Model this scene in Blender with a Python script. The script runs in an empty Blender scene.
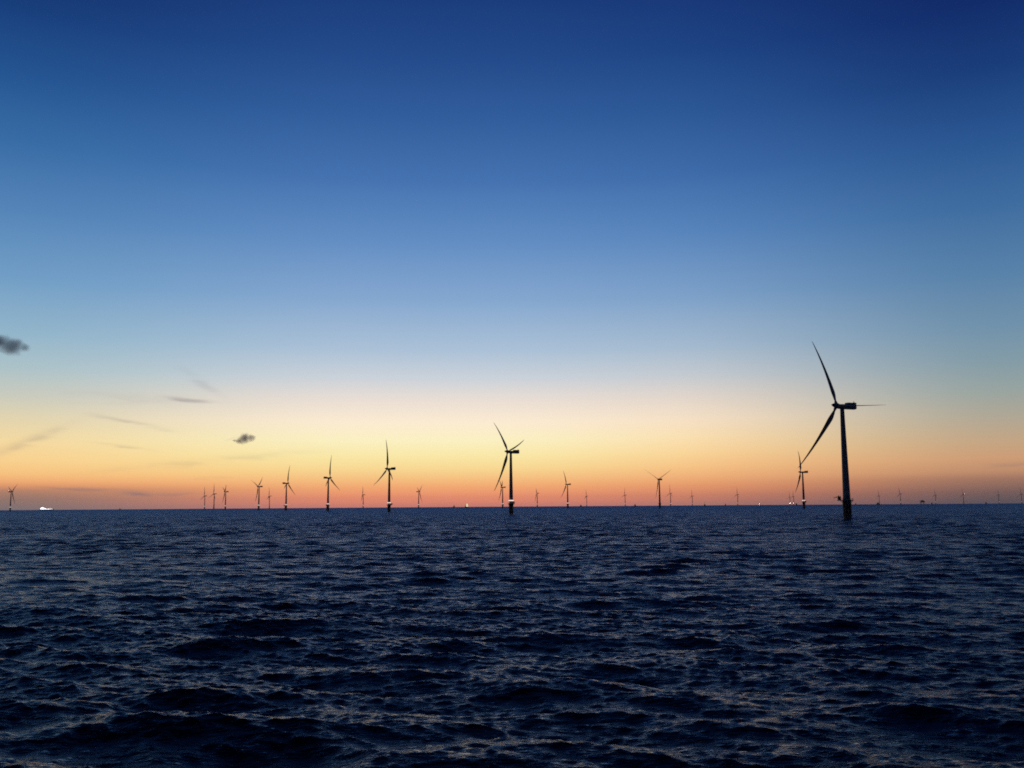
import bpy, bmesh, math, random
import numpy as np
from math import sin, cos, tan, atan, atan2, pi, radians, degrees, sqrt
from mathutils import Matrix, Vector

random.seed(7)
rng = np.random.default_rng(11)
scene = bpy.context.scene
COL = scene.collection

# ------------------------------------------------------------------ constants
EYE = 10.5            # height of the lens over the sea, metres
RE = 6.371e6          # earth radius: the sea falls away and hides far tower feet
F = 950.0             # focal length in pixels of a 1024 px wide frame
EYE_Y = 504.8
SLOPE = -0.0067
PITCH = atan((EYE_Y - 384.0) / F)
ROLL = SLOPE
HAZE = True

def drop(d):
    return -d * d / (2 * RE)

# ------------------------------------------------------------------ camera
cam_d = bpy.data.cameras.new("camera")
cam = bpy.data.objects.new("camera", cam_d)
COL.objects.link(cam)
cam_d.sensor_width = 36.0
cam_d.lens = 36.0 * F / 1024.0
cam_d.clip_start = 0.5
cam_d.clip_end = 60000.0
fw = Vector((0, cos(PITCH), sin(PITCH)))
rt0 = Vector((1, 0, 0))
up0 = rt0.cross(fw)
rt = rt0 * cos(ROLL) + up0 * sin(ROLL)
up = -rt0 * sin(ROLL) + up0 * cos(ROLL)
cam.matrix_world = Matrix(((rt.x, up.x, -fw.x, 0), (rt.y, up.y, -fw.y, 0),
                           (rt.z, up.z, -fw.z, EYE), (0, 0, 0, 1)))
scene.camera = cam

def ray(px, py):
    """direction in the world of a point of the photograph (used for bearings)"""
    return (fw + rt * ((px - 512) / F) + up * ((384 - py) / F)).normalized()

def azel(px, py):
    d = ray(px, py)
    return atan2(d.x, d.y), math.asin(d.z)

# ------------------------------------------------------------------ materials
def lin(c):
    return tuple(((v / 255.0) / 12.92 if v / 255.0 <= 0.04045 else ((v / 255.0 + 0.055) / 1.055) ** 2.4) for v in c)

def paint(name, base, rough=0.5, var=0.12, scale=0.6, metallic=0.0):
    """painted steel: slightly uneven colour and gloss from noise"""
    m = bpy.data.materials.new(name)
    m.use_nodes = True
    nt = m.node_tree
    b = nt.nodes["Principled BSDF"]
    tc = nt.nodes.new("ShaderNodeTexCoord")
    n = nt.nodes.new("ShaderNodeTexNoise")
    n.inputs["Scale"].default_value = scale
    n.inputs["Detail"].default_value = 6
    nt.links.new(tc.outputs["Object"], n.inputs["Vector"])
    cr = nt.nodes.new("ShaderNodeValToRGB")
    cr.color_ramp.elements[0].position = 0.3
    cr.color_ramp.elements[1].position = 0.7
    cr.color_ramp.elements[0].color = (*[c * (1 - var) for c in base], 1)
    cr.color_ramp.elements[1].color = (*[min(1, c * (1 + var)) for c in base], 1)
    nt.links.new(n.outputs["Fac"], cr.inputs["Fac"])
    nt.links.new(cr.outputs["Color"], b.inputs["Base Color"])
    b.inputs["Roughness"].default_value = rough
    b.inputs["Metallic"].default_value = metallic
    return m

def lamp_mat(name, col, strength):
    m = bpy.data.materials.new(name)
    m.use_nodes = True
    b = m.node_tree.nodes["Principled BSDF"]
    b.inputs["Base Color"].default_value = (*col, 1)
    b.inputs["Emission Color"].default_value = (*col, 1)
    b.inputs["Emission Strength"].default_value = strength
    m.cycles.emission_sampling = 'NONE'
    return m

M_TOWER = paint("tower_paint", (0.42, 0.42, 0.41), 0.45)
M_BLADE = paint("blade_paint", (0.42, 0.42, 0.41), 0.40, 0.06, 0.3)
M_NAC = paint("nacelle_paint", (0.36, 0.36, 0.35), 0.5)
M_YEL = paint("transition_yellow", (0.10, 0.07, 0.025), 0.6, 0.3, 0.9)
M_STEEL = paint("galvanised_steel", (0.20, 0.20, 0.20), 0.55, 0.3, 2.0, 0.3)
M_DARK = paint("dark_cooler", (0.08, 0.08, 0.085), 0.6)
M_LIGHT = lamp_mat("platform_lamp", (1.0, 0.78, 0.68), 1.35)
M_LIGHTB = lamp_mat("bright_platform_lamp", (1.0, 0.9, 0.8), 16.0)
M_AVI = lamp_mat("aviation_lamp_off", (0.25, 0.03, 0.02), 0.0)
M_AVION = lamp_mat("aviation_lamp_on", (1.0, 0.62, 0.5), 14.0)
M_HULL = paint("boat_hull_paint", (0.06, 0.07, 0.09), 0.5)
M_CABIN = paint("boat_cabin_paint", (0.22, 0.20, 0.19), 0.5)
M_SHIPH = paint("ferry_hull_paint", (0.75, 0.75, 0.76), 0.5, 0.04)
M_SHIPL = lamp_mat("ferry_window_cargo_glow", (1.0, 0.90, 0.86), 4.0)  # glow of the ship's windows, also put on its deck cargo as floodlight
M_PALE = lamp_mat("vessel_work_lamps", (1.0, 0.80, 0.46), 1.5)
M_ORANGE = paint("vessel_orange_paint", (0.5, 0.16, 0.05), 0.5)
M_SPARK = lamp_mat("vessel_mast_lamp", (1.0, 0.9, 0.8), 16.0)

# ------------------------------------------------------------------ mesh helpers
class MB:
    def __init__(self):
        self.v = []; self.f = []
    def add(self, vs, fs):
        o = len(self.v)
        self.v += [tuple(p) for p in vs]
        self.f += [tuple(i + o for i in q) for q in fs]
    def box(self, x0, x1, y0, y1, z0, z1, bev=0.0):
        if bev <= 0:
            vs = [(x, y, z) for z in (z0, z1) for (x, y) in ((x0, y0), (x1, y0), (x1, y1), (x0, y1))]
            self.add(vs, [(3, 2, 1, 0), (4, 5, 6, 7), (0, 1, 5, 4), (1, 2, 6, 5), (2, 3, 7, 6), (3, 0, 4, 7)])
            return
        bm = bmesh.new()
        bmesh.ops.create_cube(bm, size=1)
        for v in bm.verts:
            v.co = Vector(((x0 + x1) / 2 + v.co.x * (x1 - x0), (y0 + y1) / 2 + v.co.y * (y1 - y0), (z0 + z1) / 2 + v.co.z * (z1 - z0)))
        bmesh.ops.bevel(bm, geom=bm.edges[:], offset=bev, segments=3, affect='EDGES', profile=0.5)
        bm.verts.ensure_lookup_table(); bm.verts.index_update()
        self.add([v.co[:] for v in bm.verts], [[v.index for v in f.verts] for f in bm.faces])
        bm.free()
    def rings(self, rings, cap=True, closed=True):
        """loft through rings (lists of points of equal length)"""
        n = len(rings[0]); vs = [p for r in rings for p in r]; fs = []
        for i in range(len(rings) - 1):
            for j in range(n if closed else n - 1):
                k = (j + 1) % n
                fs.append((i * n + j, i * n + k, (i + 1) * n + k, (i + 1) * n + j))
        if cap:
            fs.append(tuple(reversed(range(n))))
            fs.append(tuple((len(rings) - 1) * n + j for j in range(n)))
        self.add(vs, fs)
    def lathe(self, prof, n=32, axis='z', cx=0, cy=0, cap=True):
        rs = []
        for (r, z) in prof:
            if axis == 'z':
                rs.append([(cx + r * cos(2 * pi * j / n), cy + r * sin(2 * pi * j / n), z) for j in range(n)])
            else:      # revolve about y
                rs.append([(cx + r * cos(2 * pi * j / n), z, cy - r * sin(2 * pi * j / n)) for j in range(n)])
        self.rings(rs, cap)
    def tube(self, pts, r, n=8, closed=False):
        pts = [Vector(p) for p in pts]
        rs = []
        m = len(pts)
        for i, p in enumerate(pts):
            a = pts[(i - 1) % m] if (closed or i > 0) else p
            b = pts[(i + 1) % m] if (closed or i < m - 1) else p
            t = (b - a).normalized()
            h = Vector((0, 0, 1)) if abs(t.z) < 0.9 else Vector((1, 0, 0))
            s = t.cross(h).normalized(); u = s.cross(t)
            rs.append([tuple(p + s * (r * cos(2 * pi * j / n)) + u * (r * sin(2 * pi * j / n))) for j in range(n)])
        if closed:
            rs.append(rs[0])
        self.rings(rs, not closed)
    def mesh(self, name, mat, smooth=False):
        me = bpy.data.meshes.new(name)
        me.from_pydata(self.v, [], self.f)
        bm = bmesh.new(); bm.from_mesh(me)
        bmesh.ops.recalc_face_normals(bm, faces=bm.faces[:])
        bm.to_mesh(me); bm.free()
        me.materials.append(mat)
        if smooth:
            me.polygons.foreach_set("use_smooth", [True] * len(me.polygons))
            try:
                me.set_sharp_from_angle(angle=radians(35))
            except Exception:
                pass
        me.update()
        return me

def link(name, me, parent=None, mat=None):
    o = bpy.data.objects.new(name, me)
    COL.objects.link(o)
    if parent is not None:
        o.parent = parent
    return o

def thing(name, label, cat, loc, group=None):
    o = bpy.data.objects.new(name, None)
    o.empty_display_size = 2
    COL.objects.link(o)
    o.location = loc
    o["label"] = label; o["category"] = cat
    if group:
        o["group"] = group
    return o

# ------------------------------------------------------------------ turbine meshes
HUB = 70.0
OH = 4.0
TILT = radians(6)
BL = 47.8

def m_monopile():
    m = MB(); m.lathe([(2.5, -32), (2.5, 3.2)], 40)
    return m.mesh("monopile", M_STEEL, True)
def m_transition():
    m = MB()
    m.lathe([(2.65, 2.4), (2.72, 2.5), (2.72, 2.9), (2.65, 3.0), (2.65, 11.4), (2.75, 11.5), (2.75, 11.62)], 40)
    return m.mesh("transition_piece", M_YEL, True)
def m_platform():
    m = MB()
    m.lathe([(2.8, 11.63), (3.9, 11.64), (3.95, 11.7), (3.95, 11.98), (3.9, 12.02), (2.2, 12.03)], 40)
    for k in range(12):       # brackets below the deck
        a = 2 * pi * k / 12
        m.tube([(2.6 * cos(a), 2.6 * sin(a), 10.4), (3.8 * cos(a), 3.8 * sin(a), 11.6)], 0.09, 6)
    return m.mesh("platform", M_STEEL, True)
def m_railing():
    m = MB()
    for z in (12.55, 13.1):
        m.tube([(3.85 * cos(2 * pi * k / 48), 3.85 * sin(2 * pi * k / 48), z) for k in range(48)], 0.04, 6, True)
    for k in range(24):
        a = 2 * pi * k / 24
        m.tube([(3.85 * cos(a), 3.85 * sin(a), 12.0), (3.85 * cos(a), 3.85 * sin(a), 13.1)], 0.035, 6)
    return m.mesh("railing", M_YEL)
def m_landing():
    m = MB()
    for s in (-0.75, 0.75):
        m.tube([(s, -2.6, 10.8), (s, -3.7, 9.6), (s, -3.7, -3.0), (s, -2.6, -4.2)], 0.22, 10)
    for k in range(34):
        m.tube([(-0.25, -3.1, -2.0 + k * 0.4), (0.25, -3.1, -2.0 + k * 0.4)], 0.03, 5)
    for s in (-0.25, 0.25):
        m.tube([(s, -3.1, -2.5), (s, -3.1, 13.0)], 0.05, 6)
    for z in (0.5, 4.5, 8.5):
        for s in (-0.75, 0.75):
            m.tube([(s, -2.4, z), (s, -3.7, z)], 0.12, 6)
    return m.mesh("boat_landing", M_YEL, True)
def m_crane():
    m = MB()      # reaches out along -x
    m.box(-5.6, -2.7, -1.3, 1.3, 11.72, 12.1)
    m.tube([(-4.6, 0, 12.1), (-4.6, 0, 14.9)], 0.28, 10)
    m.tube([(-4.5, 0, 14.4), (-7.6, 0, 13.5)], 0.16, 8)
    m.tube([(-4.6, 0, 13.0), (-6.4, 0, 13.8)], 0.10, 8)
    m.box(-5.2, -3.3, -1.1, 1.1, 12.1, 14.4, 0.15)
    m.tube([(-7.4, 0, 13.5), (-7.4, 0, 12.4)], 0.05, 6)
    return m.mesh("davit_crane", M_ORANGE, True)
def m_tower():
    m = MB(); prof = []
    zs = [12.04, 12.35, 12.36]
    prof = [(2.45, 12.04), (2.45, 12.3), (2.25, 12.31)]
    for k in range(1, 13):
        z = 12.31 + (68.1 - 12.31) * k / 12
        prof.append((2.25 - 0.98 * (k / 12) ** 1.05, z))
    prof += [(1.35, 68.12), (1.35, 68.3)]
    m.lathe(prof, 40)
    return m.mesh("tower", M_TOWER, True)
def m_door():
    m = MB(); m.box(-0.45, 0.45, -2.24, -2.0, 12.5, 14.6, 0.04)
    return m.mesh("door", M_DARK)
def m_lamp():
    m = MB()
    n = 40; ro, ri = 3.0, 2.45
    rs = []
    for (r, z) in ((ri, 14.9), (ro, 14.9), (ro, 15.85), (ri, 15.85), (ri, 14.9)):
        rs.append([(r * cos(2 * pi * j / n), r * sin(2 * pi * j / n), z) for j in range(n)])
    m.rings(rs, False)
    return m
def m_lampframe():
    m = MB()
    for z in (14.82, 15.93):
        m.tube([(3.0 * cos(2 * pi * k / 40), 3.0 * sin(2 * pi * k / 40), z) for k in range(40)], 0.07, 6, True)
    for k in range(8):
        a = 2 * pi * k / 8
        m.tube([(3.03 * cos(a), 3.03 * sin(a), 14.7), (3.03 * cos(a), 3.03 * sin(a), 16.0)], 0.05, 6)
        m.tube([(2.0 * cos(a), 2.0 * sin(a), 14.3), (3.0 * cos(a), 3.0 * sin(a), 14.5)], 0.05, 6)
    return m.mesh("lamp_frame", M_STEEL)

# nacelle frame: +y is the way the rotor faces, origin on the tower axis at hub height
def m_nacelle():
    m = MB()
    secs = [(2.9, 1.25, -1.2, 1.15), (2.5, 1.5, -1.5, 1.35), (0.0, 1.65, -1.62, 1.45), (-3.2, 1.7, -1.68, 1.5),
            (-9.8, 1.65, -1.68, 1.5), (-10.3, 1.4, -1.4, 1.3)]
    rs = []
    for (y, hw, z0, z1) in secs:
        ring = []
        for j in range(32):
            a = 2 * pi * j / 32
            c, s = cos(a), sin(a)
            e = 0.42
            x = hw * (abs(c) ** e) * (1 if c >= 0 else -1)
            zz = (abs(s) ** e) * (1 if s >= 0 else -1)
            ring.append((x, y, (z0 + z1) / 2 + zz * (z1 - z0) / 2))
        rs.append(ring)
    m.rings(rs)
    m.lathe([(1.25, -1.95), (1.3, -1.4)], 24)
    return m.mesh("nacelle", M_NAC, True)
def m_cooler():
    m = MB()
    m.box(-1.62, 1.62, -10.25, -3.6, 1.3, 2.5, 0.25)
    return m.mesh("cooler_top", M_DARK, True)
def m_mast():
    m = MB()
    m.tube([(0.6, -9.6, 2.45), (0.6, -9.6, 4.0)], 0.05, 6)
    m.tube([(0.3, -9.6, 3.7), (0.9, -9.6, 3.7)], 0.04, 6)
    return m.mesh("wind_vane", M_STEEL)
def m_avi():
    m = MB(); m.lathe([(0.3, 2.49), (0.3, 2.9), (0.22, 3.15), (0.05, 3.25)], 12, cx=-0.7, cy=-9.0)
    return m
# hub frame: +y rotor axis, origin at the blade plane
def m_hub():
    m = MB()
    m.lathe([(1.2, -1.3), (1.5, -1.15), (1.62, -0.5), (1.6, 0.6), (1.4, 1.6), (1.05, 2.6), (0.7, 3.4), (0.3, 4.0), (0.02, 4.15)], 28, axis='y')
    return m.mesh("hub", M_NAC, True)
# blade frame: +z along the blade, +y rotor axis; feathered, so the chord lies along y
def m_blade():
    m = MB(); rs = []
    st = [(0.9, 1.0, 1.0), (2.2, 1.0, 1.0), (3.5, 1.15, 0.85), (5.5, 1.9, 0.52), (8.0, 2.75, 0.34), (10.0, 3.05, 0.27), (13, 2.85, 0.23),
          (17, 2.5, 0.20), (22, 2.1, 0.18), (27, 1.75, 0.17), (32, 1.42, 0.16), (37, 1.1, 0.16), (41, 0.82, 0.15), (44, 0.58, 0.15), (45.6, 0.36, 0.15), (46.5, 0.1, 0.2)]
    for (z, ch, th) in st:
        z *= 1.028
        if z < 3: ch = 1.9
        t = (z / BL)
        bend = 3.6 * max(0, t - 0.25) ** 2.2 * 1.6
        if z > 3.2: ch *= 1.14
        cone = 0.05 * z
        le = 0.5 if z < 3 else 0.32
        tw = radians(10) * (1 - t) ** 2
        ring = []
        for j in range(20):
            a = 2 * pi * j / 20
            c = 0.5 + 0.5 * cos(a)             # 0 leading, 1 trailing
            half = 0.5 * th * (1.0 if z < 3 else (1.25 - 0.75 * c)) * sin(a)
            yy = -(c - le) * ch
            xx = half * ch
            x2 = xx * cos(tw) - yy * sin(tw); y2 = xx * sin(tw) + yy * cos(tw)
            ring.append((x2, y2 + cone + bend, z))
        rs.append(ring)
    m.rings(rs)
    return m.mesh("blade", M_BLADE, True)

MESH = dict(monopile=m_monopile(), transition_piece=m_transition(), platform=m_platform(), railing=m_railing(),
            boat_landing=m_landing(), davit_crane=m_crane(), tower=m_tower(), door=m_door(),
            platform_light=m_lamp().mesh("platform_light", M_LIGHT, True), lamp_frame=m_lampframe(),
            nacelle=m_nacelle(), cooler_top=m_cooler(), wind_vane=m_mast(), aviation_light=m_avi().mesh("aviation_light", M_AVI, True),
            hub=m_hub(), blade=m_blade())
MESH_BRIGHT = m_lamp().mesh("platform_light", M_LIGHTB, True)
MESH_AVION = m_avi().mesh("aviation_light", M_AVION, True)

FAR_PARTS = ("monopile", "transition_piece", "tower", "nacelle", "hub", "platform")
def build_turbine():
    """the prototype: an Empty on the sea surface with all parts below it"""
    root = thing("wind_turbine", "wind turbine", "wind turbine", (0, 0, 0))
    kids = {}
    for k in ("monopile", "transition_piece", "platform", "davit_crane", "tower", "nacelle", "hub"):
        kids[k] = link(k, MESH[k], root)
    kids["railing"] = link("railing", MESH["railing"], kids["platform"])
    kids["boat_landing"] = link("boat_landing", MESH["boat_landing"], kids["transition_piece"])
    kids["door"] = link("door", MESH["door"], kids["tower"])
    kids["cooler_top"] = link("cooler_top", MESH["cooler_top"], kids["nacelle"])
    kids["wind_vane"] = link("wind_vane", MESH["wind_vane"], kids["nacelle"])
    kids["aviation_light"] = link("aviation_light", MESH["aviation_light"], kids["nacelle"])
    kids["platform_light"] = link("platform_light", MESH["platform_light"], root)
    kids["lamp_frame"] = link("lamp_frame", MESH["lamp_frame"], kids["platform_light"])
    for q in range(3):
        link("blade", MESH["blade"], root)
    return root

def base(o):
    return o.name.split(".")[0]

def copy_tree(o, keep, parent=None):
    c = o.copy(); COL.objects.link(c); c.parent = parent
    for ch in list(o.children):
        if keep(ch):
            copy_tree(ch, keep, c)
    return c

def pose(root, psi, theta, crane, lit, avi, landing):
    n = Vector((sin(psi), cos(psi), 0))
    s = n.cross(Vector((0, 0, 1)))
    ntv = n * cos(TILT) + Vector((0, 0, sin(TILT)))
    u = s.cross(ntv)
    q = 0
    for c in list(root.children):
        b = base(c)
        if b == "nacelle":
            c.location = (0, 0, HUB); c.rotation_euler = (0, 0, -psi)
            for g in c.children:
                if base(g) == "aviation_light" and avi:
                    g.data = MESH_AVION
        elif b in ("hub", "blade"):
            hp = Vector((0, 0, HUB)) + ntv * OH
            if b == "hub":
                M = Matrix((s, ntv, u)).transposed().to_4x4()
            else:
                t = theta + q * 2 * pi / 3; q += 1
                z = u * cos(t) + s * sin(t)
                x = ntv.cross(z)
                M = Matrix((x, ntv, z)).transposed().to_4x4()
            M.translation = hp
            c.matrix_basis = M
        elif b == "davit_crane":
            c.rotation_euler = (0, 0, crane)
        elif b == "transition_piece":
            c.rotation_euler = (0, 0, landing)
        elif b == "platform_light" and lit == 2:
            c.data = MESH_BRIGHT

def solve_dist(eye_y, y, height):
    """distance at which a point `height` above the curved sea stands (eye_y - y) px over eye level"""
    px = eye_y - y
    d = (height - EYE) * F / px
    for _ in range(12):
        d = (height - EYE - d * d / (2 * RE)) * F / px
    return d

GROUP = "turbines of the offshore wind farm"
# tower x, hub y, eye-level y there, rotor heading, blade angle, light (0 none, 1 lit, 2 bright), aviation, label
T = [
 (842.0, 406.7, 502.5, 248, 24, 0, 0, "nearest and largest wind turbine, near black at right, one blade level to the right"),
 (510.8, 451.6, 503.9, 242, 42, 1, 0, "second largest wind turbine, dark against the yellow glow, white light round its tower foot"),
 (389.4, 468.9, 505.2, 284, 113, 1, 0, "third largest wind turbine, left of the middle, one blade up and one down left"),
 (328.4, 478.2, 506.0, 58, 7, 1, 0, "taller of the two wind turbines whose nacelles point left"),
 (286.5, 483.75, 506.4, 56, 13, 1, 0, "shorter of the two wind turbines whose nacelles point left"),
 (259.2, 487.2, 506.8, 278, 52, 1, 0, "small lit wind turbine with V of raised blades, just left of a faint one"),
 (225.8, 492.3, 507.1, 262, 52, 1, 0, "right hand one of three tiny wind turbines close together at left"),
 (214.3, 494.3, 507.1, 275, 4, 0, 0, "middle one of three tiny wind turbines close together at left, unlit foot"),
 (204.9, 496.3, 507.2, 270, 0, 1, 0, "left hand and smallest of three tiny wind turbines close together at left"),
 (269.6, 496.4, 506.7, 265, 1, 0, 0, "tiny faint unlit wind turbine between two larger lit ones at left"),
 (11.2, 492.5, 508.7, 40, 53, 1, 1, "wind turbine at the far left edge beside the bright ship, pale nacelle light"),
 (363.3, 494.4, 505.4, 262, 20, 1, 0, "tiny faint wind turbine just left of the third largest turbine"),
 (418.7, 491.3, 504.8, 102, 68, 1, 0, "tiny wind turbine right of the third largest turbine, turned the other way"),
 (502.6, 486.7, 504.0, 262, 58, 1, 0, "small wind turbine close behind the left side of the second largest turbine"),
 (537.2, 492.3, 503.6, 272, 60, 1, 0, "tiny wind turbine just right of the second largest turbine, blades hardly visible"),
 (567.5, 483.6, 503.4, 254, 30, 1, 0, "mid sized slender wind turbine, first large one right of the second largest turbine"),
 (586.6, 495.1, 503.3, 262, 2, 1, 0, "tiny faint wind turbine just right of the slender mid sized one"),
 (625.0, 494.3, 503.2, 256, 352, 1, 0, "tiny faint wind turbine left of the unlit one with a wide V of blades"),
 (659.2, 479.2, 503.2, 226, 58, 0, 0, "unlit wind turbine with a wide V of two raised blades, third blade hanging"),
 (670.4, 492.7, 503.1, 246, 0, 1, 0, "tiny wind turbine just right of the unlit V bladed turbine"),
 (692.2, 495.3, 503.0, 262, 3, 1, 0, "tiny pale wind turbine, second to the right of the unlit V bladed turbine"),
 (737.5, 494.1, 502.9, 258, 358, 1, 0, "tiny wind turbine alone between the masted boats and the single bright vessel light"),
 (789.8, 496.8, 502.9, 262, 358, 2, 0, "left one of two tiny turbines with brilliant foot lights"),
 (793.4, 496.3, 502.9, 262, 354, 2, 0, "right one of two tiny turbines with brilliant foot lights"),
 (802.5, 472.7, 503.0, 282, 28, 1, 0, "lit wind turbine seen right under the lowest blade tip of the largest turbine"),
 (879.0, 495.8, 502.5, 262, 6, 0, 0, "first tiny faint wind turbine to the right of the largest turbine"),
 (900.2, 494.1, 502.6, 262, 12, 1, 0, "second tiny faint wind turbine to the right of the largest turbine"),
 (935.3, 495.5, 502.6, 268, 0, 1, 0, "third tiny faint turbine right of the largest, just right of the dark platform block"),
 (963.2, 494.9, 502.5, 258, 14, 0, 1, "tiny faint turbine at right with a pink light on its nacelle"),
 (998.4, 495.5, 502.4, 262, 356, 1, 0, "second last tiny faint wind turbine towards the right edge"),
 (1021.2, 494.8, 502.3, 258, 6, 1, 0, "last tiny faint wind turbine, at the very right edge of the picture"),
]
proto = build_turbine()
placed = []
for i, (tx, hy, ey, psi, th, lit, avi, label) in enumerate(T):
    D = solve_dist(ey, hy, HUB)
    ly = EYE_Y + SLOPE * (tx - 512) - (ey - hy)      # same height over the sea line
    az = azel(tx, ly)[0]
    D = D / cos(az)
    far = D > 2700
    drop_names = set()
    if not lit: drop_names.add("platform_light")
    if far: drop_names |= {"railing", "boat_landing", "davit_crane", "door", "wind_vane", "lamp_frame"}
    if D > 4200: drop_names |= {"hub", "cooler_top", "platform"}
    if far and not avi: drop_names.add("aviation_light")
    root = copy_tree(proto, lambda o: base(o) not in drop_names)
    root.location = (D * sin(az), D * cos(az), drop(D))
    root["label"] = label; root["group"] = GROUP; root["category"] = "wind turbine"
    crane = -az + radians(0 if i == 0 else random.uniform(-180, 180))
    pose(root, radians(psi), radians(th), crane, lit, avi, radians(random.uniform(-60, 60)) - az)
    placed.append((root, D, az))
for ch in list(proto.children_recursive):
    bpy.data.objects.remove(ch, do_unlink=True)
bpy.data.objects.remove(proto, do_unlink=True)

# ------------------------------------------------------------------ vessels
def hull_mesh(name, L, B, Hh, mat, bow=0.25, z0=-1.5):
    """bow along +y"""
    m = MB(); rs = []
    for t in (0.0, 0.04, 0.3, 0.6, 0.8, 0.9, 0.96, 1.0):
        y = (t - 0.5) * L
        if t > 1 - bow:
            w = B / 2 * sqrt(max(0.0, 1 - ((t - (1 - bow)) / bow) ** 2)) + 0.03 * B
        else:
            w = B / 2 * (0.9 + 0.1 * min(1, t / 0.3))
        top = Hh * (1 + 0.28 * max(0, t - 0.6) / 0.4)
        ring = [(-w * 0.75, y, z0), (-w * 0.95, y, z0 * 0.2), (-w, y, top), (w, y, top), (w * 0.95, y, z0 * 0.2), (w * 0.75, y, z0)]
        rs.append(ring)
    m.rings(rs)
    return m.mesh(name, mat)

def place(px, D, eye_off=0.0):
    az = azel(px, 500)[0]
    return Vector((D * sin(az), D * cos(az), drop(D))), az

def workboat(label, px, D, sc, head, mast_h=9.0, light=None, group="small dark boats on the horizon"):
    sc *= 1.22 if light is None else 1.0
    loc, az = place(px, D)
    r = thing("boat", label, "boat", loc, group)
    r.rotation_euler = (0, 0, -az + radians(head)); r.scale = (sc, sc, sc)
    link("hull", hull_mesh("hull", 17, 6.2, 2.6, M_HULL), r)
    m = MB(); m.box(-2.3, 2.3, -3.5, 3.0, 2.6, 5.4, 0.25); m.box(-1.9, 1.9, -2.0, 2.4, 5.4, 8.0, 0.25)
    cab = link("wheelhouse", m.mesh("wheelhouse", M_CABIN, True), r)
    m = MB()
    m.tube([(0, -1.0, 8.0), (0, -1.0, mast_h + 2)], 0.22, 8)
    m.tube([(-1.2, -1.0, mast_h + 0.4), (1.2, -1.0, mast_h + 0.4)], 0.14, 6)
    link("mast", m.mesh("mast", M_STEEL), r)
    if light is not None:
        m = MB(); m.lathe([(0.2, 8.2), (1.1, 8.4), (1.2, 9.2), (0.3, 9.9)], 14, cx=0, cy=1.2)
        link("deck_light", m.mesh("deck_light", light, True), r)
    return r

boats = [
 ("tiny dark boat low on the horizon at left between the bright ship and the turbines", 120.4, 8200, 0.9, 70, 7, None),
 ("tiny dark boat left of the pale lit vessel", 454.0, 4600, 1.05, 12, 11, None),
 ("tiny dark boat just left of a faint turbine, right of the slender mid sized one", 580.8, 4700, 1.0, 20, 10, None),
 ("tiny dark boat just left of the unlit V bladed turbine", 635.0, 4700, 1.0, 160, 10, None),
 ("tiny dark boat with a tall mast, left of two along the empty stretch of horizon", 704.5, 4700, 1.0, 8, 15, None),
 ("smaller dark boat right of the tall masted one on the empty horizon", 725.3, 6000, 0.95, 6, 12, None),
 ("tiny dark boat close to the right of the two brilliant white foot lights", 796.2, 5000, 1.05, 200, 10, None),
 ("tiny dark boat close to the right of the largest tower's foot", 855.5, 6000, 0.9, 10, 10, None),
 ("dark boat at the foot of the first faint turbine right of the largest", 877.6, 5000, 1.2, 35, 9, None),
 ("tiny dark boat between the dark block and the next faint turbine", 931.6, 5600, 0.95, 15, 10, None),
 ("tiny dark boat at the far right between two faint turbines", 985.8, 5000, 0.95, 10, 10, None),
]
for b in boats:
    workboat(*b)
lb = workboat("tiny vessel with one brilliant white light, alone left of two bright foot lights", 759.3, 6800, 0.95, 30, 9, M_SPARK, None)
if "group" in lb: del lb["group"]

# pale lit service vessel seen end on
loc, az = place(466.6, 4300)
sv = thing("service_vessel", "pale yellow lit service vessel seen end on, left of the middle turbine on the horizon", "ship", loc)
sv.rotation_euler = (0, 0, -az + radians(14))
link("hull", hull_mesh("hull", 48, 12.5, 4.0, M_ORANGE), sv)
m = MB(); m.box(-5.4, 5.4, -10, 6, 4.0, 10.0, 0.4); m.box(-4.2, 4.2, -8, 4, 10.0, 14.5, 0.4); m.box(-2.8, 2.8, -5, 2, 14.5, 17.5, 0.3)
link("superstructure", m.mesh("superstructure", M_SHIPH, True), sv)
for (z, w, y0) in ((7.2, 5.0, -10.15), (12.4, 3.9, -8.15), (16.2, 2.4, -5.15)):
    m = MB(); m.box(-w, w, y0, y0 + 0.1, z - 1.3, z + 1.5)
    link("lit_windows", m.mesh("lit_windows", M_PALE), sv)
m = MB(); m.tube([(0, -1, 17.5), (0, -1, 23)], 0.35, 8); m.tube([(-2, -1, 20.5), (2, -1, 20.5)], 0.2, 6)
link("mast", m.mesh("mast", M_STEEL), sv)

# large brightly lit ship at the left, stern block to the left, bow to the right
loc, az = place(47.2, 7300)
sh = thing("lit_ship", "brilliantly lit white ship on the horizon near the left edge, deckhouse at its left", "ship", loc)
sh.scale = (1, 1, 0.86); sh.rotation_euler = (0, 0, -az - radians(82))
link("hull", hull_mesh("hull", 88, 15, 6.5, M_SHIPH, 0.2, -3), sh)
dk = MB(); dk.box(-6.8, 6.8, -42, -4, 6.5, 13.5, 0.4); dk.box(-6.2, 6.2, -40, -12, 13.5, 19.0, 0.4); dk.box(-5.2, 5.2, -36, -20, 19.0, 23.0, 0.4)
link("deckhouse", dk.mesh("deckhouse", M_SHIPH, True), sh)
for sx in (-1, 1):
    for (z, y0, y1, w) in ((8.0, -41, -5, 6.9), (11.2, -41, -6, 6.9), (16.0, -39, -13, 6.3), (21.0, -35, -21, 5.3)):
        m = MB()
        x = sx * w
        m.box(min(x, x + sx * 0.12), max(x, x + sx * 0.12), y0, y1, z - 0.9, z + 1.0)
        link("lit_windows", m.mesh("lit_windows", M_SHIPL), sh)
m = MB()
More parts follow.
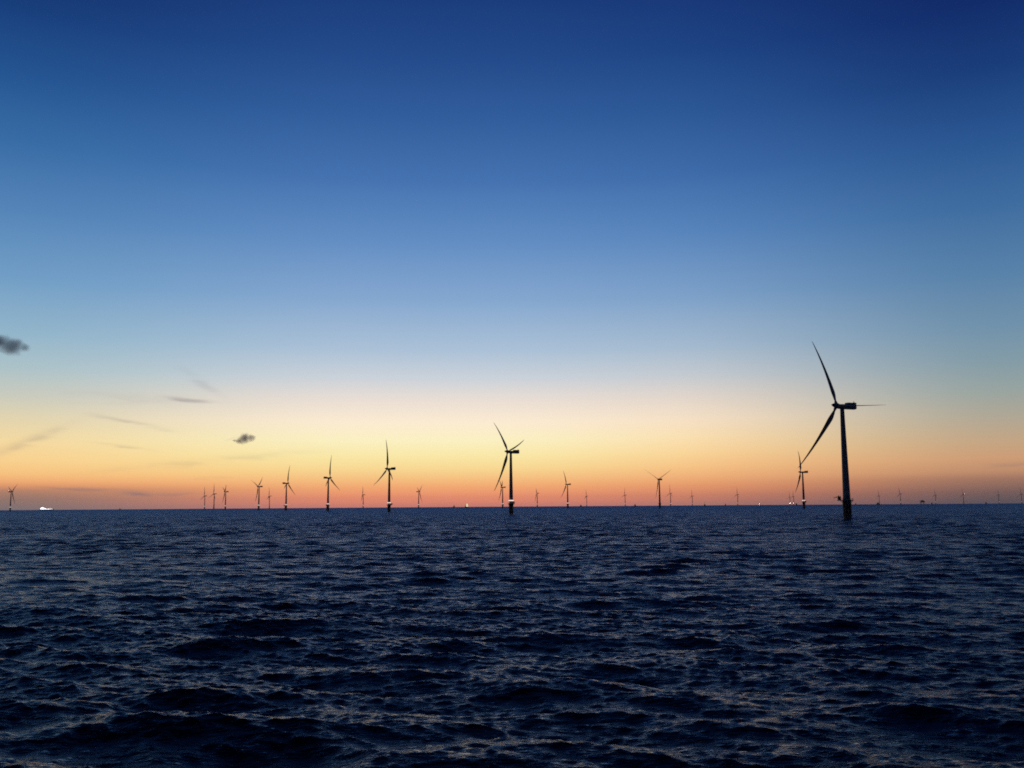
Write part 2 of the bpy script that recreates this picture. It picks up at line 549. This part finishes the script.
for y in range(0, 40, 5):
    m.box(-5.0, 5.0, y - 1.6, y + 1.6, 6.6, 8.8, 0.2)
link("glowing_deck_cargo", m.mesh("glowing_deck_cargo", M_SHIPL), sh)  # cargo boxes emit by themselves, standing in for a floodlit deck
m = MB(); m.lathe([(2.0, 23.0), (1.8, 27.5)], 16, cx=0, cy=-30)
link("funnel", m.mesh("funnel", M_SHIPH, True), sh)
m = MB(); m.tube([(0, 34, 7), (0, 34, 15)], 0.3, 8); m.tube([(0, -22, 23), (0, -22, 30)], 0.3, 8)
link("mast", m.mesh("mast", M_STEEL), sh)

# dark block: an offshore transformer platform
loc, az = place(922.2, 6600)
ss = thing("offshore_platform", "small dark block shaped platform on the horizon between two faint turbines at right", "platform", loc)
ss.scale = (1.2, 1.2, 1.15); ss.rotation_euler = (0, 0, -az + 0.3)
m = MB()
for sx in (-7, 7):
    for sy in (-7, 7):
        m.tube([(sx * 1.15, sy * 1.15, -20), (sx, sy, 10)], 0.9, 10)
link("jacket", m.mesh("jacket", M_HULL, True), ss)
m = MB(); m.box(-9.5, 9.5, -9.5, 9.5, 10, 18.5, 0.3); m.box(-7, 5, -7, 7, 18.5, 22, 0.3)
link("topside", m.mesh("topside", M_HULL), ss)

# ------------------------------------------------------------------ sea
ROUGH = (0.13, 0.22)
LEAN = (0.135, 0.215)
SEA_TINT = (0.92, 0.92, 0.97)
RIPPLES = ((0.22, 0.7, 0.35, 0.6), (1.1, 2.8, 0.14, 0.8), (3.6, 8.0, 0.05, 0.9))
def sea():
    # radii
    r = [7.0]
    while r[-1] < 13400:
        q = r[-1]
        if q < 34: dr = 0.6
        elif q < 90: dr = 0.16
        else: dr = 0.16 + (q - 90) * 0.0032
        if q > 2500: dr *= 2.2
        r.append(q + dr)
    r = np.array(r); NR = len(r)
    fine = np.radians(np.arange(-40.0, 40.0001, 0.064))
    coarse = np.radians(np.arange(43, 317.1, 4.0))
    az = np.concatenate([fine, coarse]); NA = len(az)
    Rg, A = np.meshgrid(r, az, indexing='ij')
    X = (Rg * np.sin(A)).astype(np.float64); Y = (Rg * np.cos(A)).astype(np.float64)
    dr = np.gradient(r)
    sp = np.maximum(dr[:, None], Rg * radians(0.064)).astype(np.float32)
    sp[:, len(fine):] = 1e9
    Z = (-(Rg ** 2) / (2 * RE)).astype(np.float64)
    dX = np.zeros_like(X, np.float32); dY = np.zeros_like(dX); dZ = np.zeros_like(dX)
    N = 170
    lam = np.exp(np.linspace(math.log(0.36), math.log(20.0), N)) * rng.uniform(0.94, 1.06, N)
    main = radians(196)                      # travelling towards the camera
    nf = len(fine)
    for L in lam:
        spread = 0.30 + 0.40 * (1 - min(1, L / 8))
        th = main + rng.normal(0, spread)
        k = 2 * pi / L
        s = 0.034 * rng.uniform(0.6, 1.4)
        if L > 1.2: s *= max(0.36, (1.2 / L) ** 0.36) * (1.35 if 4.5 < L < 13 else 0.93)
        
        a = s / k
        ph = rng.uniform(0, 2 * pi)
        w = np.clip((L / sp - 2.0) / 1.5, 0, 1)
        cols = np.where(w.max(axis=1) > 0)[0]
        if len(cols) == 0: continue
        i1 = cols[-1] + 1
        kx, ky = k * sin(th), k * cos(th)
        p = np.mod(kx * X[:i1, :nf] + ky * Y[:i1, :nf] + ph, 2 * pi).astype(np.float32)
        ww = w[:i1, :nf] * a
        sn, cs = np.sin(p), np.cos(p)
        dZ[:i1, :nf] += ww * cs
        q = 0.85
        dX[:i1, :nf] -= ww * sn * (q * sin(th)); dY[:i1, :nf] -= ww * sn * (q * cos(th))
    # gusty modulation of the height
    mod = 1 + 0.25 * np.sin(X / 37 + Y / 61 + 1.3) * np.sin(Y / 43 - X / 71)
    dZ *= mod
    # coarse part joins calmly
    X += dX; Y += dY; Z += dZ
    co = np.stack([X, Y, Z], -1).reshape(-1, 3).astype(np.float32)
    NV = co.shape[0]
    i = np.arange(NR - 1)[:, None]; j = np.arange(NA)[None, :]
    j2 = (j + 1) % NA
    quads = np.stack([i * NA + j, i * NA + j2, (i + 1) * NA + j2, (i + 1) * NA + j], -1).reshape(-1, 4)
    quads = quads[:, ::-1]
    # inner disc
    c = NV
    co = np.vstack([co, [[0, 0, 0]]]).astype(np.float32)
    tri = np.stack([np.full(NA, c), (np.arange(NA) + 1) % NA, np.arange(NA)], -1)
    me = bpy.data.meshes.new("sea")
    me.vertices.add(len(co)); me.vertices.foreach_set("co", co.ravel())
    nl = quads.size + tri.size
    me.loops.add(nl)
    me.loops.foreach_set("vertex_index", np.concatenate([quads.ravel(), tri.ravel()]).astype(np.int32))
    me.polygons.add(len(quads) + len(tri))
    ls = np.concatenate([np.arange(len(quads)) * 4, quads.size + np.arange(len(tri)) * 3]).astype(np.int32)
    me.polygons.foreach_set("loop_start", ls)
    me.polygons.foreach_set("use_smooth", np.ones(len(ls), bool))
    me.update(calc_edges=True)
    n = me.polygons[0].normal
    if n.z < 0:
        me.flip_normals()
    print("sea verts", len(co), "z up", me.polygons[0].normal.z)
    return me

M_SEA = bpy.data.materials.new("sea_water"); M_SEA.use_nodes = True
nt = M_SEA.node_tree; nt.nodes.clear()
def smath(op, *args, clamp=False):
    n = nt.nodes.new("ShaderNodeMath"); n.operation = op; n.use_clamp = clamp
    for k, a in enumerate(args):
        if isinstance(a, (int, float)): n.inputs[k].default_value = a
        else: nt.links.new(a, n.inputs[k])
    return n.outputs[0]
geo = nt.nodes.new("ShaderNodeNewGeometry")
ln = nt.nodes.new("ShaderNodeVectorMath"); ln.operation = 'LENGTH'
nt.links.new(geo.outputs["Position"], ln.inputs[0])
lg = smath('LOGARITHM', ln.outputs["Value"], 10.0)
def byd(lo, hi, a, b_):
    mr = nt.nodes.new("ShaderNodeMapRange")
    nt.links.new(lg, mr.inputs["Value"])
    for k, x in zip(("From Min", "From Max", "To Min", "To Max"), (math.log10(lo), math.log10(hi), a, b_)): mr.inputs[k].default_value = x
    return mr.outputs["Result"]
rough = byd(50, 900, ROUGH[0], ROUGH[1])
tilt = byd(60, 700, LEAN[0], LEAN[1])
# ripples: crests lie roughly across the view, so the noise is stretched along x
prev = None
for (sx, sy, dist, st) in RIPPLES:
    mp = nt.nodes.new("ShaderNodeMapping"); mp.inputs["Scale"].default_value = (sx, sy, 1)
    mp.inputs["Rotation"].default_value = (0, 0, radians(random.uniform(-14, 14)))
    nt.links.new(geo.outputs["Position"], mp.inputs["Vector"])
    nz = nt.nodes.new("ShaderNodeTexNoise"); nz.inputs["Scale"].default_value = 1.0
    nz.inputs["Detail"].default_value = 4; nz.inputs["Roughness"].default_value = 0.6
    nt.links.new(mp.outputs["Vector"], nz.inputs["Vector"])
    bp = nt.nodes.new("ShaderNodeBump"); bp.inputs["Distance"].default_value = dist; bp.inputs["Strength"].default_value = st
    nt.links.new(nz.outputs["Fac"], bp.inputs["Height"])
    if prev is not None: nt.links.new(prev, bp.inputs["Normal"])
    prev = bp.outputs["Normal"]
# the waves run south and their small fronts are steeper than their backs
cb = nt.nodes.new("ShaderNodeCombineXYZ"); nt.links.new(smath('MULTIPLY', tilt, -1.0), cb.inputs[1])
ad = nt.nodes.new("ShaderNodeVectorMath"); ad.operation = 'ADD'
nt.links.new(prev, ad.inputs[0]); nt.links.new(cb.outputs[0], ad.inputs[1])
nm = nt.nodes.new("ShaderNodeVectorMath"); nm.operation = 'NORMALIZE'
nt.links.new(ad.outputs[0], nm.inputs[0]); NRM = nm.outputs[0]
fz = nt.nodes.new("ShaderNodeFresnel"); fz.inputs["IOR"].default_value = 1.333; nt.links.new(NRM, fz.inputs["Normal"])
gl = nt.nodes.new("ShaderNodeBsdfGlossy"); gl.inputs["Color"].default_value = (*SEA_TINT, 1)
nt.links.new(rough, gl.inputs["Roughness"]); nt.links.new(NRM, gl.inputs["Normal"])
df = nt.nodes.new("ShaderNodeBsdfDiffuse"); df.inputs["Color"].default_value = (0.006, 0.011, 0.018, 1)
nt.links.new(NRM, df.inputs["Normal"])
mx = nt.nodes.new("ShaderNodeMixShader")
nt.links.new(fz.outputs[0], mx.inputs[0]); nt.links.new(df.outputs[0], mx.inputs[1]); nt.links.new(gl.outputs[0], mx.inputs[2])
ou = nt.nodes.new("ShaderNodeOutputMaterial"); nt.links.new(mx.outputs[0], ou.inputs["Surface"])
me = sea(); me.materials.append(M_SEA)
so = link("sea", me); so["kind"] = "structure"

# ------------------------------------------------------------------ world
W = bpy.data.worlds.new("World"); scene.world = W; W.use_nodes = True
wt = W.node_tree
bg = wt.nodes["Background"]
def mnode(op, *args, clamp=False):
    n = wt.nodes.new("ShaderNodeMath"); n.operation = op; n.use_clamp = clamp
    for k, a in enumerate(args):
        if isinstance(a, (int, float)): n.inputs[k].default_value = a
        else: wt.links.new(a, n.inputs[k])
    return n.outputs[0]
def maprange(v, a, b_, c, d, smooth=True):
    n = wt.nodes.new("ShaderNodeMapRange"); n.interpolation_type = 'SMOOTHSTEP' if smooth else 'LINEAR'
    wt.links.new(v, n.inputs["Value"])
    for k, x in zip(("From Min", "From Max", "To Min", "To Max"), (a, b_, c, d)): n.inputs[k].default_value = x
    return n.outputs["Result"]
def mix(f, a, b_, mode='MIX'):
    n = wt.nodes.new("ShaderNodeMix"); n.data_type = 'RGBA'; n.blend_type = mode
    if isinstance(f, float): n.inputs["Factor"].default_value = f
    else: wt.links.new(f, n.inputs["Factor"])
    for k, x in ((6, a), (7, b_)):
        if isinstance(x, tuple): n.inputs[k].default_value = x
        else: wt.links.new(x, n.inputs[k])
    return n.outputs[2]
tc = wt.nodes.new("ShaderNodeTexCoord")
sep = wt.nodes.new("ShaderNodeSeparateXYZ"); wt.links.new(tc.outputs["Generated"], sep.inputs[0])
EL = mnode('MULTIPLY', mnode('ARCSINE', sep.outputs["Z"]), 180 / pi)
AZ = mnode('MULTIPLY', mnode('ARCTAN2', sep.outputs["X"], sep.outputs["Y"]), 180 / pi)

# elevation of picture rows on the centre column
def row_el(y):
    return degrees(PITCH + atan((384 - y) / F))
def ramp(stops):
    """stops: (row, srgb colour)"""
    n = wt.nodes.new("ShaderNodeValToRGB")
    cr = n.color_ramp; cr.interpolation = 'LINEAR'
    t = sorted([(max(0, min(1, row_el(y) / 30.0)), c) for (y, c) in stops], key=lambda q: q[0])
    cr.elements[0].position = t[0][0]; cr.elements[0].color = (*lin(t[0][1]), 1)
    cr.elements[1].position = t[-1][0]; cr.elements[1].color = (*lin(t[-1][1]), 1)
    for (p, c) in t[1:-1]:
        e = cr.elements.new(p); e.color = (*lin(c), 1)
    wt.links.new(mnode('DIVIDE', EL, 30.0, clamp=True), n.inputs["Fac"])
    return n.outputs["Color"]
CEN = ramp([(0, (27, 61, 124)), (60, (36, 75, 139)), (120, (50, 94, 157)), (180, (69, 114, 176)), (240, (97, 141, 195)), (300, (133, 168, 208)), (350, (172, 194, 216)),
            (378, (204, 211, 219)), (400, (236, 224, 214)), (422, (255, 238, 212)), (440, (255, 244, 196)), (455, (255, 237, 171)), (468, (255, 222, 150)),
            (478, (255, 200, 132)), (487, (255, 176, 116)), (495, (255, 158, 114)), (501, (246, 146, 114)), (505, (222, 136, 118))])
PEA = ramp([(0, (24, 54, 118)), (60, (30, 68, 132)), (120, (44, 88, 150)), (180, (62, 107, 169)), (240, (88, 133, 188)), (300, (124, 160, 200)), (350, (164, 186, 207)),
            (378, (196, 202, 208)), (400, (226, 214, 203)), (422, (248, 225, 196)), (440, (254, 223, 174)), (455, (255, 213, 152)), (468, (253, 197, 134)),
            (478, (248, 180, 122)), (487, (240, 158, 108)), (495, (226, 142, 106)), (501, (208, 132, 108)), (505, (186, 126, 114))])
LEF = ramp([(0, (16, 42, 100)), (60, (24, 62, 122)), (120, (36, 84, 145)), (180, (56, 108, 165)), (240, (84, 132, 184)), (300, (113, 158, 198)), (350, (147, 182, 203)),
            (380, (172, 195, 201)), (405, (202, 204, 190)), (425, (228, 214, 176)), (445, (248, 220, 162)), (462, (255, 214, 146)), (474, (255, 200, 130)),
            (481, (249, 178, 118)), (485, (232, 158, 110)), (489, (192, 136, 108)), (493, (172, 130, 110)), (499, (156, 126, 114)), (505, (138, 122, 120))])
RIG = ramp([(0, (14, 34, 92)), (60, (18, 44, 106)), (120, (26, 62, 122)), (180, (42, 86, 145)), (240, (62, 108, 160)), (300, (88, 130, 170)), (350, (114, 147, 172)),
            (380, (132, 157, 168)), (405, (152, 165, 162)), (430, (178, 169, 150)), (450, (198, 168, 134)), (466, (210, 160, 120)), (478, (196, 144, 110)),
            (484, (168, 122, 100)), (495, (134, 102, 92)), (501, (112, 92, 90)), (505, (98, 86, 90))])
BAK = ramp([(0, (10, 18, 40)), (200, (12, 20, 42)), (350, (16, 22, 42)), (440, (22, 24, 42)), (505, (18, 20, 34))])
fl = maprange(AZ, -30, -8.5, 1, 0)
fr = maprange(AZ, 9.0, 28.5, 0, 1)
col = mix(fl, CEN, LEF)
col = mix(maprange(AZ, -2.0, 15.0, 0, 1), col, PEA)
col = mix(fr, col, RIG)
absaz = mnode('ABSOLUTE', AZ)
fb = maprange(absaz, 30, 95, 0, 1)
col = mix(fb, col, BAK)
zen = maprange(EL, 27, 80, 1.0, 0.62)
cmb = wt.nodes.new("ShaderNodeCombineXYZ")
for k in range(3): wt.links.new(zen, cmb.inputs[k])
col = mix(1.0, col, cmb.outputs[0], 'MULTIPLY')

# thin cloud streaks of the sky, at their bearings
nv = wt.nodes.new("ShaderNodeCombineXYZ")
wt.links.new(mnode('MULTIPLY', AZ, 0.22), nv.inputs[0]); wt.links.new(mnode('MULTIPLY', EL, 1.3), nv.inputs[1])
ns = wt.nodes.new("ShaderNodeTexNoise"); ns.inputs["Scale"].default_value = 1.6; ns.inputs["Detail"].default_value = 5
wt.links.new(nv.outputs[0], ns.inputs["Vector"])
WOB = mnode('MULTIPLY', mnode('SUBTRACT', ns.outputs["Fac"], 0.5), 0.55)
acc = None
for (x0, y0, x1, y1, w, op) in (
        (96, 415, 168, 430, 3.2, 0.30), (166, 397, 214, 402, 2.2, 0.42), (-10, 456, 70, 425, 6.0, 0.26), (98, 443, 150, 450, 1.8, 0.24),
        (180, 368, 222, 396, 5.5, 0.16), (40, 487, 116, 489.5, 2.0, 0.34), (120, 492.5, 150, 495, 3.4, 0.62), (150, 494, 196, 493, 2.0, 0.22),
        (196, 479, 232, 478, 1.8, 0.22), (110, 470, 300, 452, 5.0, 0.16), (226, 441, 238, 438, 1.6, 0.30), (986, 465, 1060, 462, 2.0, 0.22), (60, 395, 180, 402, 9.0, 0.10)):
    (a0, e0), (a1, e1) = azel(x0, y0), azel(x1, y1)
    a0, e0, a1, e1 = map(degrees, (a0, e0, a1, e1))
    cx_, cy_ = (a0 + a1) / 2, (e0 + e1) / 2
    hx = sqrt((a1 - a0) ** 2 + (e1 - e0) ** 2) / 2
    an = atan2(e1 - e0, a1 - a0)
    dx = mnode('SUBTRACT', AZ, cx_); dy = mnode('SUBTRACT', mnode('ADD', EL, WOB), cy_)
    u_ = mnode('ADD', mnode('MULTIPLY', dx, cos(an)), mnode('MULTIPLY', dy, sin(an)))
    v_ = mnode('SUBTRACT', mnode('MULTIPLY', dy, cos(an)), mnode('MULTIPLY', dx, sin(an)))
    qq = mnode('ADD', mnode('POWER', mnode('ABSOLUTE', mnode('DIVIDE', u_, hx)), 3.0), mnode('POWER', mnode('DIVIDE', v_, w * 0.68 * 0.0603), 2.0))
    g = mnode('MULTIPLY', mnode('EXPONENT', mnode('MULTIPLY', qq, -1.0)), op * 0.78)
    acc = g if acc is None else mnode('ADD', acc, g)
streak = mnode('MULTIPLY', acc, maprange(ns.outputs["Fac"], 0.35, 0.62, 0.25, 1.3), clamp=True)
col = mix(streak, col, (*lin((120, 110, 122)), 1))
wt.links.new(col, bg.inputs["Color"])
bg.inputs["Strength"].default_value = 1.0
W.cycles.sampling_method = 'AUTOMATIC'

# ------------------------------------------------------------------ clouds (beyond the haze)
def cloud(label, px, py, D, hw, hh, dens, tint, lumps, seed):
    d = ray(px, py)
    loc = Vector((0, 0, EYE)) + d * D
    bm = bmesh.new()
    rr = random.Random(seed)
    for (lx, lz, rx, rz) in lumps:
        mat = Matrix.Translation((lx * hw, rr.uniform(-.2, .2) * hw, lz * hh)) @ Matrix.Diagonal((rx * hw, max(rx, 0.3) * hw * 0.8, rz * hh, 1))
        bmesh.ops.create_icosphere(bm, subdivisions=4, radius=1.0, matrix=mat)
    me = bpy.data.meshes.new("cloud")
    bm.to_mesh(me); bm.free()
    o = bpy.data.objects.new("cloud", me); COL.objects.link(o)
    rm = o.modifiers.new("r", 'REMESH'); rm.mode = 'VOXEL'; rm.voxel_size = hh * 0.12
    tx = bpy.data.textures.new("cl", 'CLOUDS'); tx.noise_scale = hh * 0.9; tx.noise_depth = 3
    dm = o.modifiers.new("d", 'DISPLACE'); dm.texture = tx; dm.strength = hh * 0.7; dm.mid_level = 0.5
    dg = bpy.context.evaluated_depsgraph_get()
    me2 = bpy.data.meshes.new_from_object(o.evaluated_get(dg))
    o.modifiers.clear(); o.data = me2; me2.name = "cloud"
    m = bpy.data.materials.new("cloud_vapour"); m.use_nodes = True
    t = m.node_tree; t.nodes.clear()
    out = t.nodes.new("ShaderNodeOutputMaterial"); pv = t.nodes.new("ShaderNodeVolumePrincipled")
    pv.inputs["Color"].default_value = (*tint, 1)
    c = t.nodes.new("ShaderNodeTexCoord"); 
    # soft falloff towards the hull: sum of the lumps in object space
    best = None
    def mm(op, *args):
        n = t.nodes.new("ShaderNodeMath"); n.operation = op
        for k, a in enumerate(args):
            if isinstance(a, (int, float)): n.inputs[k].default_value = a
            else: t.links.new(a, n.inputs[k])
        return n.outputs[0]
    for (lx, lz, rx, rz) in lumps:
        mp = t.nodes.new("ShaderNodeMapping"); mp.vector_type = 'TEXTURE'
        mp.inputs["Location"].default_value = (lx * hw, 0, lz * hh)
        mp.inputs["Scale"].default_value = (rx * hw * 1.05, max(rx, 0.3) * hw, rz * hh * 1.05)
        t.links.new(c.outputs["Object"], mp.inputs["Vector"])
        L = t.nodes.new("ShaderNodeVectorMath"); L.operation = 'LENGTH'
        t.links.new(mp.outputs["Vector"], L.inputs[0])
        g = mm('SUBTRACT', 1.0, L.outputs["Value"])
        best = g if best is None else mm('MAXIMUM', best, g)
    nz = t.nodes.new("ShaderNodeTexNoise"); nz.inputs["Scale"].default_value = 1.1 / hh; nz.inputs["Detail"].default_value = 5
    t.links.new(c.outputs["Object"], nz.inputs["Vector"])
    v = mm('ADD', best, mm('MULTIPLY', mm('SUBTRACT', nz.outputs["Fac"], 0.52), 1.45))
    r_ = t.nodes.new("ShaderNodeMapRange"); r_.interpolation_type = 'SMOOTHSTEP'
    t.links.new(v, r_.inputs["Value"])
    for k, x in zip(("From Min", "From Max", "To Min", "To Max"), (0.0, 0.9, 0.0, dens)): r_.inputs[k].default_value = x
    t.links.new(r_.outputs["Result"], pv.inputs["Density"])
    t.links.new(pv.outputs[0], out.inputs["Volume"])
    me2.materials.clear(); me2.materials.append(m)
    o.location = loc
    o.rotation_euler = (0, 0, -atan2(d.x, d.y))
    o["label"] = label; o["category"] = "cloud"
    return o
cloud("small dark slate cloud cut by the left edge of the picture, high over the sea", -6, 345, 6000, 170, 84, 0.020, (0.88, 0.88, 0.9),
      [(-0.5, 0.1, 0.6, 0.75), (0.1, 0.22, 0.55, 0.6), (0.45, -0.05, 0.5, 0.7), (0.9, -0.05, 0.25, 0.4)], 3)
cloud("small dark purple cloud with a thin tail, in the yellow sky over the left turbines", 244, 438.3, 9000, 112, 70, 0.027, (0.95, 0.66, 1.0),
      [(0.05, 0.0, 0.62, 0.85), (0.5, 0.05, 0.42, 0.6), (-0.35, -0.35, 0.4, 0.4), (-0.75, -0.3, 0.3, 0.16)], 5)

# ------------------------------------------------------------------ haze
if HAZE:
    m = MB(); m.box(-13700, 13700, -13700, 13700, -33.0 , 130.0)
    hm = bpy.data.materials.new("haze_air"); hm.use_nodes = True
    t = hm.node_tree; t.nodes.clear()
    out = t.nodes.new("ShaderNodeOutputMaterial"); pv = t.nodes.new("ShaderNodeVolumePrincipled")
    pv.inputs["Color"].default_value = (0.86, 0.84, 0.86, 1)
    pv.inputs["Density"].default_value = 2.3e-5
    pv.inputs["Anisotropy"].default_value = 0.55
    t.links.new(pv.outputs[0], out.inputs["Volume"])
    ho = link("haze", m.mesh("haze", hm)); ho["kind"] = "stuff"

# ------------------------------------------------------------------ render settings
scene.view_settings.view_transform = 'Standard'
scene.view_settings.look = 'None'
scene.view_settings.exposure = 0
scene.view_settings.gamma = 1
scene.view_settings.use_curve_mapping = False
scene.render.engine = 'CYCLES'
scene.cycles.use_denoising = False
scene.cycles.max_bounces = 5
scene.cycles.volume_bounces = 3
scene.cycles.volume_step_rate = 1.0
scene.cycles.volume_max_steps = 128
scene.cycles.pixel_filter_type = 'BLACKMAN_HARRIS'
scene.cycles.filter_width = 1.8
scene.cycles.sample_clamp_indirect = 1.2
